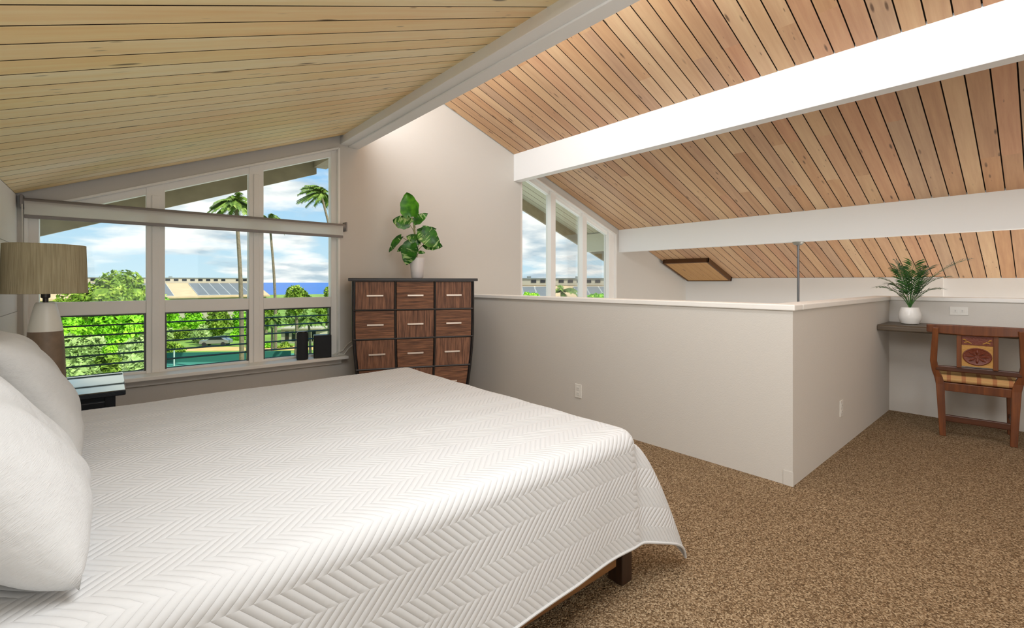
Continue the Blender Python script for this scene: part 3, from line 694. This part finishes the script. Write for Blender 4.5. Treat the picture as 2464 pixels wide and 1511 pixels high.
def pothos():
    c = Matrix.Translation((CH['L'][0], CH['L'][1], 0)) @ Matrix.Rotation(CH['ang'], 4, 'Z') @ Vector((.605, .17, 0))
    t = thing('vase_plant', 'variegated leafy plant in a pale vase on the dresser', 'plant', (c.x, c.y, 1.238))
    v = MB().lathe([(.05, 0), (.058, .01), (.066, .10), (.074, .20), (.068, .205), (.060, .12), (.052, .02), (0, .02)], 28).build('vase', M['vase'], t, True)
    mpp = (c.dot(CF)) / FPX
    px0 = 1007
    def P(px, py, toward=0): return CR * ((px - px0) * mpp) - CF * toward + Vector((0, 0, (668 - py) * mpp))
    st = MB(); st.tube([P(1007, 660), P(1005, 610), P(1001, 560), P(998, 530), P(992, 515)], [.010, .010, .009, .007, .004], 8); stem = st.build('stem', M['stem'], t, True)
    leaves = [ # base px, tip px, width px, toward camera, bright
        ((995, 520), (982, 461), 47, .02, 1), ((992, 540), (952, 527), 40, .05, 0), ((1000, 535), (1031, 511), 24, .01, 0),
        ((1020, 555), (1063, 594), 46, .05, 0), ((1026, 585), (1068, 590), 30, .03, 0), ((972, 569), (939, 602), 19, .06, 0),
        ((998, 585), (985, 636), 42, .08, 0), ((1018, 582), (985, 566), 30, .05, 0), ((996, 584), (961, 603), 17, .06, 0), ((1022, 562), (1010, 551), 40, -.02, 0), ((1010, 556), (1052, 548), 20, 0, 0), ((1012, 606), (1028, 606), 9, .04, 0)]
    toC = (-CF + Vector((0, 0, .12))).normalized()
    for i, (a, b, wpx, tw, br) in enumerate(leaves):
        A, B = P(*a, tw), P(*b, tw + .015); X = (B - A); L = X.length; X.normalize()
        Z = (toC + Vector((.0, 0, .25 if i % 2 else -.05)) + CR * (.25 * math.sin(i * 2.1))); Z = (Z - X * Z.dot(X)).normalized(); Y = Z.cross(X)
        me = leaf_mesh(L, wpx * mpp, i); o = link('leaf', me, M['pothosbright'] if br else M['pothos'], t)
        mm = Matrix((X, Y, Z)).transposed().to_4x4(); mm.translation = A; o.matrix_basis = mm
        k = Vector((0, 0, .0)); root = P(1003, min(650, a[1] + 26))
        MB().tube([root, (root + A) / 2 + Vector((0, 0, .012)), A], .0032, 6).build('leaf_stalk', M['stem'], o, True).matrix_parent_inverse = mm.inverted()
pothos()

# ------------------------------------------------------------------ outlets
def outlet(label, loc, rz, horizontal=False):
    t = thing('wall_outlet', label, 'outlet', loc, rz); a, b = (.058, .036) if horizontal else (.036, .058)
    MB().box(-a, a, -.006, 0, -b, b).build('plate', M['plate'], t, bevel=.002)
    for s in (-1, 1):
        x, z = (s * .022, 0) if horizontal else (0, s * .022)
        MB().box(x - .015, x + .015, -.008, -.006, z - .014, z + .014).build('socket', M['plate'], t, bevel=.002)
        q = MB()
        for dx in (-.006, .006): q.box(*( (x - .004, x + .004, -.0085, -.0079, z + dx - .001, z + dx + .001) if horizontal else (x + dx - .001, x + dx + .001, -.0085, -.0079, z - .004, z + .004)))
        q.build('slot', M['slot'], t)
outlet('white outlet plate low on the long half wall', (HX, 2.633, .272), R(-90))
outlet('white outlet plate on the half wall return near the desk', (4.0, HY, .29), 0)
outlet('wide white outlet plate on the wall above the desk', (DX, .51, .951), R(-90), True)

# ------------------------------------------------------------------ desk, chair, potted palm
def desk():
    t = thing('wall_desk', 'weathered wooden desk slab fixed to the half wall', 'desk', (DX, HY, 0))
    b = MB().prism([(-.485, .79), (-.470, .778), (-.455, .785), (-.001, .785), (-.001, .832), (-.470, .832), (-.488, .820)], 'y', -1.75, -.001)
    b.build('desk_top', M['deskwood'], t, bevel=.004)
desk()
def chair():
    t = thing('carved_chair', 'carved wooden chair with plaid seat pushed to the desk', 'chair', (4.99, .36, 0), R(6))
    W = M['chairwood']; Dk = M['chairdark']
    prof = [(0, .190, .024), (.20, .197, .028), (.40, .205, .032), (.455, .215, .032), (.50, .232, .027), (.58, .244, .026), (.70, .238, .025), (.845, .230, .022)]
    def xb(z): return -.05 * max(0, (z - .45)) / .4 + (.0 if z > .4 else -.02 * (1 - z / .4))
    for s in (-1, 1):
        b = MB(); vs = []; fs = []
        for z, y, hw in prof:
            x = xb(z); d = .022
            for dx, dy in ((-d, -hw * .8), (d, -hw * .8), (d, hw * .8), (-d, hw * .8)): vs.append((x + dx, s * y + dy, z))
        for i in range(len(prof) - 1):
            for j in range(4): fs.append((i * 4 + j, i * 4 + (j + 1) % 4, i * 4 + 4 + (j + 1) % 4, i * 4 + 4 + j))
        fs += [(3, 2, 1, 0), tuple(len(vs) - 4 + j for j in range(4))]
        b.add(vs, fs).build('back_post', W, t, bevel=.004)
        f = MB(); f.add([(.36 + dx * k, s * .20 + dy * k, z) for z, k in ((0, .75), (.42, 1)) for dx, dy in ((-.024, -.024), (.024, -.024), (.024, .024), (-.024, .024))], [(3, 2, 1, 0), (4, 5, 6, 7), (0, 1, 5, 4), (1, 2, 6, 5), (2, 3, 7, 6), (3, 0, 4, 7)])
        f.build('leg', W, t, bevel=.004)
        MB().box(.0, .36, s * .20 - .012, s * .20 + .012, .13, .165).build('side_stretcher', Dk, t, bevel=.004)
        MB().box(.0, .37, s * .205 - .014, s * .205 + .014, .355, .42).build('seat_rail', W, t, bevel=.004)
    MB().box(-.028, -.002, -.19, .19, .115, .165).build('stretcher', Dk, t, bevel=.006)
    MB().box(-.014, .014, -.20, .20, .350, .415).build('seat_rail', W, t, bevel=.004)
    MB().box(.345, .375, -.20, .20, .355, .42).build('seat_rail', W, t, bevel=.004)
    # crest rail, bowed and overhanging the posts
    b = MB(); n = 16; vs = []; fs = []
    for i in range(n + 1):
        q = -1 + 2 * i / n; y = q * .285; x = -.058 + .035 * (q * q); zt = .868 + .004 * (1 - q * q); zb = .795 + .012 * q * q
        for dx, z in ((-.016, zb), (.014, zb), (.014, zt), (-.016, zt)): vs.append((x + dx, y, z))
    for i in range(n):
        for j in range(4): fs.append((i * 4 + j, i * 4 + (j + 1) % 4, i * 4 + 4 + (j + 1) % 4, i * 4 + 4 + j))
    fs += [(3, 2, 1, 0), tuple(4 * n + j for j in range(4))]
    b.add(vs, fs).build('crest_rail', W, t, bevel=.006)
    b = MB().box(-.032, -.008, -.235, .235, .505, .548); b.build('lower_back_rail', Dk, t, bevel=.008)
    # splat: two uprights holding a carved panel
    for s in (-1, 1): MB().box(-.050, -.030, s * .098 - .014, s * .098 + .014, .545, .80).build('splat_upright', W, t, bevel=.003)
    p = MB().box(-.044, -.036, -.085, .085, .56, .80).build('carved_panel', plain('gilded_panel', srgb(176, 130, 62), .5, bump=.004, bscale=60), t)
    oxb = plain('oxblood_carving', srgb(104, 46, 26), .45, bump=.003, bscale=90)
    q = MB(); n = 28; rings = ((1, -.044), (1, -.049), (.93, -.052), (.86, -.049), (.30, -.048), (.0, -.048)); vs = []; fs = []
    for r, x in rings:
        for i in range(n): a = 2 * math.pi * i / n; vs.append((x, .080 * r * math.cos(a), .638 + .066 * r * math.sin(a)))
    for k in range(len(rings) - 1):
        for i in range(n): fs.append((k * n + i, k * n + (i + 1) % n, (k + 1) * n + (i + 1) % n, (k + 1) * n + i))
    med = q.add(vs, fs).build('medallion', oxb, p, True)
    g = MB()
    for k in range(8):
        a = 2 * math.pi * k / 8; c, s_ = math.cos(a), math.sin(a)
        g.tube([(-.047, .012 * c, .638 + .012 * s_), (-.051, .040 * c, .638 + .034 * s_), (-.047, .064 * c, .638 + .052 * s_)], [.004, .009, .003], 6)
    tag(g.build('rosette_carving', oxb, p, True), kind='stuff')
    MB().box(-.047, -.043, -.084, .084, .722, .798).build('carved_band', oxb, p, bevel=.002)
    g = MB()
    for s in (-1, 1):
        for k in range(2): g.tube([(-.047, s * (.030 + .028 * k), .735 + .02 * k), (-.051, s * (.050 + .018 * k), .748 + .016 * k), (-.047, s * (.070 + .008 * k), .740 + .024 * k)], [.003, .006, .003], 6)
    tag(g.build('scroll_carving', p.data.materials[0], p, True), kind='stuff')
    # cushion in plaid cloth
    pl = NT('plaid_cloth'); pl.p.inputs['Roughness'].default_value = .9; tc = pl.n('TexCoord'); sp = pl.n('SeparateXYZ'); pl.l(tc.outputs['Object'], sp.inputs[0])
    a = pl.math('GREATER_THAN', pl.math('FRACT', pl.math('MULTIPLY', sp.outputs[1], 12.0)), .72); c = pl.math('GREATER_THAN', pl.math('FRACT', pl.math('MULTIPLY', sp.outputs[0], 14.0)), .72)
    col = pl.mix(pl.math('MULTIPLY', a, .55), srgb(206, 174, 112), srgb(140, 60, 40)); col = pl.mix(pl.math('MULTIPLY', c, .4), col, srgb(150, 70, 46)); pl.base(col)
    MB().box(-.02, .385, -.222, .222, .42, .475).build('cushion', pl.m, t, bevel=.022, seg=4)
chair()
def potted_palm():
    rnd = random.Random(11); base = Vector((5.315, .80, .832))
    t = thing('potted_palm', 'small feathery palm in a round white pot on the desk', 'plant', base)
    MB().lathe([(.045, 0), (.062, .008), (.080, .05), (.080, .085), (.068, .130), (.060, .148), (.054, .148), (.060, .12), (.07, .09), (0, .09)], 32).build('pot', M['ceramic'], t, True)
    MB().lathe([(.058, .128), (.03, .136), (0, .136)], 20).build('soil', M['soil'], t, True)
    fr = [(-80, .20, .33, .06), (-35, .13, .40, .03), (20, .10, .42, .02), (55, .16, .40, .04), (82, .36, .48, .06), (120, .14, .30, .03), (165, .14, .36, .04), (215, .16, .40, .05), (250, .16, .30, .08), (75, .20, .24, .06), (-60, .10, .44, .02), (95, .24, .36, .08), (-95, .22, .26, .07)]
    for k, (az, reach, hgt, drp) in enumerate(fr):
        # azimuth: 0 = along -X side of room, 90 = towards the rear
        a = R(az); d = Vector((math.cos(a) * .6 * -1, -math.sin(a), 0)); m = 14; pts = []
        for i in range(m + 1):
            s = i / m; pts.append(Vector((0, 0, .13)) + d * (reach * s ** 1.3) + Vector((0, 0, hgt * (1.35 * s - .35 * s * s) - drp * s ** 3)))
        b = MB(); b.tube(pts, [.0035 * (1 - .7 * i / m) for i in range(m + 1)], 5)
        for i in range(4, m + 1):
            s = i / m; T = (pts[i] - pts[i - 1]).normalized(); side = T.cross(Vector((0, 0, 1))).normalized()
            for q in (-1, 1):
                L = .105 * (1 - .5 * abs(s - .6)) * rnd.uniform(.85, 1.1)
                for e in (0, .5):
                    p0 = pts[i] - T * (e * (pts[i] - pts[i - 1]).length); tip = p0 + (T * .55 + side * q * .95 + Vector((0, 0, .1 - .25 * rnd.random()))) * L; nn = T.cross(side) * .0; w = T.cross(tip - p0).normalized().cross(tip - p0).normalized() * .0052
                    mid = (p0 + tip) / 2 + Vector((0, 0, .006)); up = Vector((0, 0, .0008))
                    b.add([p0, mid + w, tip, mid - w, mid + up], [(0, 1, 4), (1, 2, 4), (2, 3, 4), (3, 0, 4)])
        b.build('frond', M['palmleaf'], t)
potted_palm()

# ------------------------------------------------------------------ ceiling fan rod and hatch
def fan():
    t = thing('ceiling_fan', 'dark thin fan rod hanging from the white roof beam', 'fan', (6.348, 2.0, 1.690))
    MB().lathe([(.0, 0), (.062, 0), (.060, -.014), (.045, -.032), (.02, -.042), (0, -.042)][::-1], 24).build('canopy', plain('canopy_metal', (.34, .32, .28, 1), .4, .6), t, True)
    MB().tube([(0, 0, -.035), (0, 0, -1.30)], .0135, 14).build('rod', M['greymetal'], t, True)
    MB().lathe([(0, -1.46), (.07, -1.46), (.11, -1.42), (.11, -1.34), (.05, -1.28), (0, -1.28)], 24).build('motor', M['greymetal'], t, True)
    for k in range(4): MB().box(.10, .62, -.065, .065, -1.40, -1.388, Matrix.Rotation(k * math.pi / 2 + .4, 4, 'Z') @ Matrix.Rotation(R(8), 4, 'X')).build('blade', M['darkwood'], t, bevel=.004)
fan()
def hatch():
    ang = math.atan(.362); x0, x1, y0, y1 = 7.52, 8.40, 3.70, 4.53
    Mx = Matrix.Translation((x0, (y0 + y1) / 2, zr(x0))) @ Matrix.Rotation(ang, 4, 'Y'); L = (x1 - x0) / math.cos(ang); w = (y1 - y0) / 2
    t = thing('ceiling_hatch', 'wooden boarded hatch in the plank ceiling by the eave', 'hatch'); t.matrix_basis = Mx
    b = MB().box(0, .03, -w, w, -.075, .004); b.box(0, L, -w, -w + .03, -.075, .004); b.box(L - .03, L, -w, w, -.075, .004); b.box(0, L, w - .03, w, -.075, .004)
    b.build('hatch_frame', M['hatchedge'], t)
    n = 6
    for k in range(n): MB().box(.03, L - .03, -w + .03 + (2 * w - .06) * k / n + .0015, -w + .03 + (2 * w - .06) * (k + 1) / n - .0015, -.068, -.05).build('board', M['hatch'], t)
hatch()

# ------------------------------------------------------------------ grounds outside
GZ = -7.0
def grounds():
    g = MB().box(-160, 260, 6, 330, GZ - .5, GZ).build('ground', M['lawn']); struct(g, 'sunlit lawn of the grounds outside', 'lawn')
    p = MB().box(-45, 70, 5.7, 27, GZ + .001, GZ + .03).build('bounce_slab', plain('pale_bounce', (.62, .60, .56, 1), .9, vary=.08)); struct(p, 'added pale reflecting slab at the foot of the building', 'reflector')  # unseen pale slab added to bounce neutral light up to the ceiling
    s = MB().box(-16000, 16000, 331, 30000, -22, -21).build('sea', M['sea']); tag(s, 'deep blue ocean strip on the horizon', 'ocean', kind='structure')
    def strip(name, m, pts, lab, z=.02):
        b = MB().prism([(far(x, d).x, far(x, d).y) for x, d in pts], 'z', GZ + .001, GZ + z).build(name, m); struct(b, lab, name.split('_')[-1])
    strip('sandy_path', M['path'], [(-50, 54.5), (-16, 57), (-16, 60.5), (-50, 58)], 'sandy path running past the parked car')
    strip('tennis_court', M['court'], [(-40, 42), (-14, 42), (-17, 53.5), (-46, 53.5)], 'teal green tennis court below the window', .03)
    n = MB(); n.box(0, 16, 0, .06, 0, 1.0); o = n.build('court_fence', M['netmesh']); o.location = far(-39, 47, GZ + .03); o.rotation_euler = (0, 0, -YAW + .1); tag(o, 'low green windscreen fence across the tennis court', 'fence')
    o = MB().tube([(0, 0, 0), (0, 0, 1.5)], .07, 10).build('court_post', M['post']); o.location = far(-33, 45.5, GZ + .03); tag(o, 'pale net post standing on the tennis court', 'post')
grounds()
def foliage(rx, ry, rz, n, leaf, seed):
    rg = np.random.default_rng(seed); d = rg.normal(size=(n, 3)); d /= np.linalg.norm(d, axis=1)[:, None]
    lump = 1 + .16 * np.sin(d[:, 0] * 5 + seed) + .14 * np.sin(d[:, 1] * 6 + 2 * seed) + .12 * np.sin(d[:, 2] * 7 + seed) ; rad = (1 - .35 * rg.random(n) ** 2) * lump / 1.25
    c = d * rad[:, None] * np.array([rx, ry, rz]); a = rg.normal(size=(n, 3)) * .9 + d; a /= np.linalg.norm(a, axis=1)[:, None]
    t = np.cross(a, rg.normal(size=(n, 3))); t /= np.linalg.norm(t, axis=1)[:, None]; s = np.cross(a, t)
    L = leaf * rg.uniform(.6, 1.3, n)[:, None]
    V = np.stack([c - t * L, c + s * L * .45, c + t * L, c - s * L * .45], 1).reshape(-1, 3)
    me = bpy.data.meshes.new('foliage'); me.from_pydata(V.tolist(), [], np.arange(4 * n).reshape(-1, 4).tolist()); me.update(); return me
def shrub(name, lab, cat, p, r, m, n, leaf, seed, group=None, trunk=True):
    t = thing(name, lab, cat, (p.x, p.y, GZ), 0, group); me = foliage(*r, n, leaf, seed); me.materials.append(m)
    o = bpy.data.objects.new('foliage', me); COL.objects.link(o); o.parent = t; o.location = (0, 0, p.z - GZ)
    core = MB(); core.lathe([(.0, -r[2] * .6), (r[0] * .55, -r[2] * .35), (r[0] * .62, 0), (r[0] * .5, r[2] * .4), (0, r[2] * .62)], 10, (0, 0, p.z - GZ), 1, r[1] / r[0]); core.build('inner_foliage', m, t)
    if trunk: MB().tube([(0, 0, 0), (.1, 0, (p.z - GZ) * .5), (0, 0, p.z - GZ)], [.22, .16, .1], 8).build('trunk', M['trunk'], t, True)
    return t
def at(px, py, depth): return far((px - 1232) / FPX * depth, depth, H + (679 - py) / FPX * depth)
def plants_outside():
    shrub('hedge_tree', 'big dense round leafed tree standing before the solar roof', 'tree', at(283, 722, 30), (2.6, 2.4, 1.75), M['bush'], 6500, .16, 1)
    shrub('yellow_tree', 'yellow green bushy tree in front of the ocean', 'tree', at(712, 722, 44), (1.5, 1.4, 1.35), M['bush'], 3000, .18, 2)
    shrub('yellow_tree', 'small dark green tree at the edge of the ocean view', 'tree', at(800, 722, 40), (.9, .9, 1.2), M['bush'], 2000, .17, 3)
    spec = []
    def row(pxs, py, d, r, kinds, pl, size, stag):
        for i, (px, k) in enumerate(zip(pxs, kinds)): spec.append((px, py, d + stag * (i % 2), r, k, pl, size))
    row((165, 246, 327), 797, 25, (1.0, .9, 1.15), ('lime', 'lime', 'lime'), 0, 'round', 2.2)
    row((190, 268, 346), 852, 20.7, (.84, .75, 1.0), ('sage', 'lime', 'sage'), 0, 'bushy', 1.8)
    row((180, 258, 336), 905, 17.6, (.74, .65, .9), ('sage', 'bush', 'sage'), 0, 'low', 1.5)
    row((205, 290, 375), 752, 36, (1.6, 1.2, 1.4), ('lime', 'bush', 'lime'), 0, 'tall', 3)
    row((408, 466, 524, 586), 778, 70, (2.1, 1.5, 2.5), ('lime', 'lime', 'bush', 'lime'), 1, 'tall', 3.5)
    row((392, 440, 486, 578), 808, 63.5, (1.3, 1.0, 1.5), ('sage', 'bush', 'sage', 'lime'), 1, 'bushy', 2.6)
    row((414,), 842, 52, (1.3, 1.0, .9), ('bush',), 1, 'low', 0)
    row((640, 712, 784), 757, 74, (2.1, 1.5, 1.9), ('bush', 'sage', 'bush'), 2, 'tall', 3.5)
    row((645, 684), 838, 58.5, (.95, .7, .7), ('lime', 'bush'), 2, 'low', 0)
    word = {'lime': 'bright lime green tree', 'sage': 'pale sage green tree', 'bush': 'mid green leafy tree'}
    place = (' outside the louvers beside the lamp', ' outside the middle louvers', ' outside the louvers behind the speakers')
    for i, (px, py, d, r, k, pl, size) in enumerate(spec):
        shrub('garden_tree', size + ' ' + word[k] + place[pl], 'tree', at(px, py, d), r, M[k], 1500, .05 * d ** .35 + .05, 20 + i, word[k] + 's below the gable window', True)
    for i, (px, py, d, r) in enumerate(((1278, 716, 30, (.75, .6, .38)), (1440, 716, 30, (.9, .6, .32)))):
        shrub('garden_shrub', 'low yellow green shrub top outside the stairwell window', 'shrub', at(px, py, d), r, M['lime'], 900, .10, 60 + i, 'shrub tops outside the stairwell window', False)
plants_outside()
def palm(lab, px, crown_y, d, lean, size, nf, seed, wind=0.0, trunk_r=.17, foot=None, group=None):
    rnd = random.Random(seed); top = at(px, crown_y, d); t = thing('palm_tree', lab, 'palm', (top.x, top.y, GZ), 0, group); hgt = top.z - GZ
    pts = []
    for i in range(13):
        s = i / 12; off = CR * (lean * ((1 - s) * 1.0 + .35 * math.sin(s * math.pi))); pts.append(Vector((off.x, off.y, hgt * s)))
    MB().tube(pts, [trunk_r * (1.25 - .45 * i / 12) for i in range(13)], 9).build('trunk', M['trunk'], t, True)
    for k in range(nf):
        a = 2 * math.pi * k / nf + rnd.uniform(-.2, .2); el = rnd.uniform(-.15, 1.25); dv = Vector((math.cos(a), math.sin(a), 0)); b = MB(); m = 12; ps = []
        L = size * rnd.uniform(.85, 1.1)
        for i in range(m + 1):
            s = i / m; ps.append(Vector((0, 0, hgt)) + dv * (L * s * math.cos(el * .6)) + CR * (-wind * L * s * s) + Vector((0, 0, L * (el * s - .75 * s * s))))
        b.tube(ps, [.035 * size / 2 * (1 - .8 * i / m) for i in range(m + 1)], 4)
        for i in range(2, m + 1):
            T = (ps[i] - ps[i - 1]); sd = T.normalized().cross(Vector((0, 0, 1))).normalized()
            for q in (-1, 1):
                for e in (0, .33, .66):
                    p0 = ps[i] - T * e; ln = .30 * size * (1 - .55 * abs(i / m - .5)); tip = p0 + (T.normalized() * .5 + sd * q * .75 + Vector((0, 0, -.35 - .3 * rnd.random()))) * ln
                    w = T.normalized() * .040 * size; b.add([p0 - w, p0 + w, tip], [(0, 1, 2)])
        b.build('frond', M['frond'], t)
palm('tall curved coconut palm rising over the solar roof', 567, 487, 42, .55, 1.75, 34, 3, .15)
palm('slim straight palm showing below the roller blind', 648, 530, 56, .75, 1.7, 22, 5, .1, .15)
palm('windblown palm against the blue sky at the window edge', 772, 464, 46, 2.1, 1.45, 34, 7, .55, .13)
palm('short garden palm with arching fronds above the court', 742, 770, 48, .2, 1.6, 18, 9, 0, .12)
palm('young garden palm with a bushy bright head', 655, 768, 50, 0, 1.5, 18, 10, 0, .12)
palm('low palm head showing over the half wall', 1352, 703, 26, 0, .95, 14, 12, 0, .1)

def neighbour(name, lab, origin, xdir, length, slope, run, ridge_z, gaps, seed, winstep=1.35):
    """clerestory roofed house: local x along the ridge, local -y down the roof towards us"""
    t = thing(name, lab, 'house', origin); t.rotation_euler = (0, 0, math.atan2(xdir.y, xdir.x)); t.location.z = GZ; rz = ridge_z - GZ
    cz = .95
    MB().box(0, length, .0, .9, rz - .14, rz).build('roof_cap', M['greyroof'], t)
    MB().box(0, length, .1, .8, rz - cz, rz - .14).build('clerestory_wall', M['stucco'], t)
    k = 0; x = .5; rnd = random.Random(seed)
    while x < length - 1:
        if rnd.random() > .12: MB().box(x, x + winstep * .55, .06, .12, rz - .62, rz - .24).build('clerestory_window', M['darkglass'], t)
        x += winstep
    z1 = rz - cz; z0 = z1 - run * slope
    MB().box(-.1, length + .1, -.12, .0, z1 - .02, z1 + .08).build('roof_trim', M['stucco'], t)
    MB().prism([(.1, z1), (-run, z0), (-run, z0 - .25), (.1, z1 - .25)], 'x', -.4, length + .4).build('roof', M['shingle'], t)
    MB().box(0, length, -run + .8, .8, 0, z0 - .1).build('wall', M['stucco'], t)
    ang = math.atan(slope); L = run / math.cos(ang); Mx = Matrix.Translation((0, 0, z1)) @ Matrix.Rotation(ang, 4, 'X')
    pw = 1.65
    x = .3
    while x + pw < length:
        if not any(a < x + pw / 2 < b for a, b in gaps):
            fr = MB().box(x, x + pw - .06, -L + .5, -.6, .03, .08, Mx).build('solar_panel', M['solarframe'], t)
            MB().box(x + .05, x + pw - .11, -L + .55, -.65, .08, .09, Mx).build('solar_cells', M['solar'], fr)
        x += pw
    for xx in (length * .3, length * .62): MB().box(xx, xx + .5, .3, .7, rz, rz + .22).build('roof_vent', M['greyroof'], t)
d45 = (CR + CF).normalized()
o = far(-72, 74) - d45 * 8
neighbour('neighbour_house', 'long low house with solar panels behind the coconut palm', o, d45, 36, .26, 9.0, 2.05, [(0, 11), (22, 25)], 4, 1.25)
o = far(-36, 112); neighbour('neighbour_house', 'distant tan roofed house beside the ocean view', o, (CR + CF * .9).normalized(), 20, .26, 7.0, .55, [(0, 2), (6, 40)], 6)
o = far(-4, 60); neighbour('neighbour_house', 'house with solar roof seen through the stairwell window', o, (CR + CF * .05).normalized(), 20, .36, 6.5, 1.75, [(9, 12.0)], 8, 1.2)
def white_shed():
    p = at(735, 820, 64); t = thing('pool_house', 'low white pool house behind the garden palms', 'house', (p.x, p.y, GZ), -YAW)
    MB().box(-2.6, 2.6, -1.5, 1.5, 0, 1.9).build('wall', M['stucco'], t); MB().box(-3, 3, -1.9, 1.9, 1.9, 2.05).build('roof', M['stucco'], t)
    for x in (-1.8, -.9, 0, .9, 1.8): MB().box(x - .25, x + .25, -1.53, -1.5, .3, 1.6).build('window', M['darkglass'], t)
white_shed()
def car():
    p = at(520, 830, 60); t = thing('parked_car', 'silver hatchback parked beyond the tennis court', 'car', (p.x, p.y, GZ + .02), -YAW + .15); t.scale = (.82, .82, .82)
    body = [(-2.1, .35), (-2.1, .8), (-1.9, .95), (-1.0, 1.0), (-.5, 1.45), (1.0, 1.5), (1.7, 1.05), (2.1, .95), (2.15, .4)]
    MB().prism(body, 'y', -.85, .85).build('body', M['carpaint'], t, bevel=.08)
    for s in (-1, 1): MB().prism([(-.85, 1.02), (-.42, 1.40), (.95, 1.43), (1.45, 1.05)], 'y', s * .86 - .02, s * .86 + .02).build('side_window', M['darkglass'], t)
    for x in (-1.35, 1.35):
        for s in (-1, 1): MB().prism([(x + .33 * math.cos(a), .33 + .33 * math.sin(a)) for a in np.linspace(0, 2 * math.pi, 15)[:-1]], 'y', s * .8 - .1, s * .8 + .1).build('wheel', M['tyre'], t)
car()
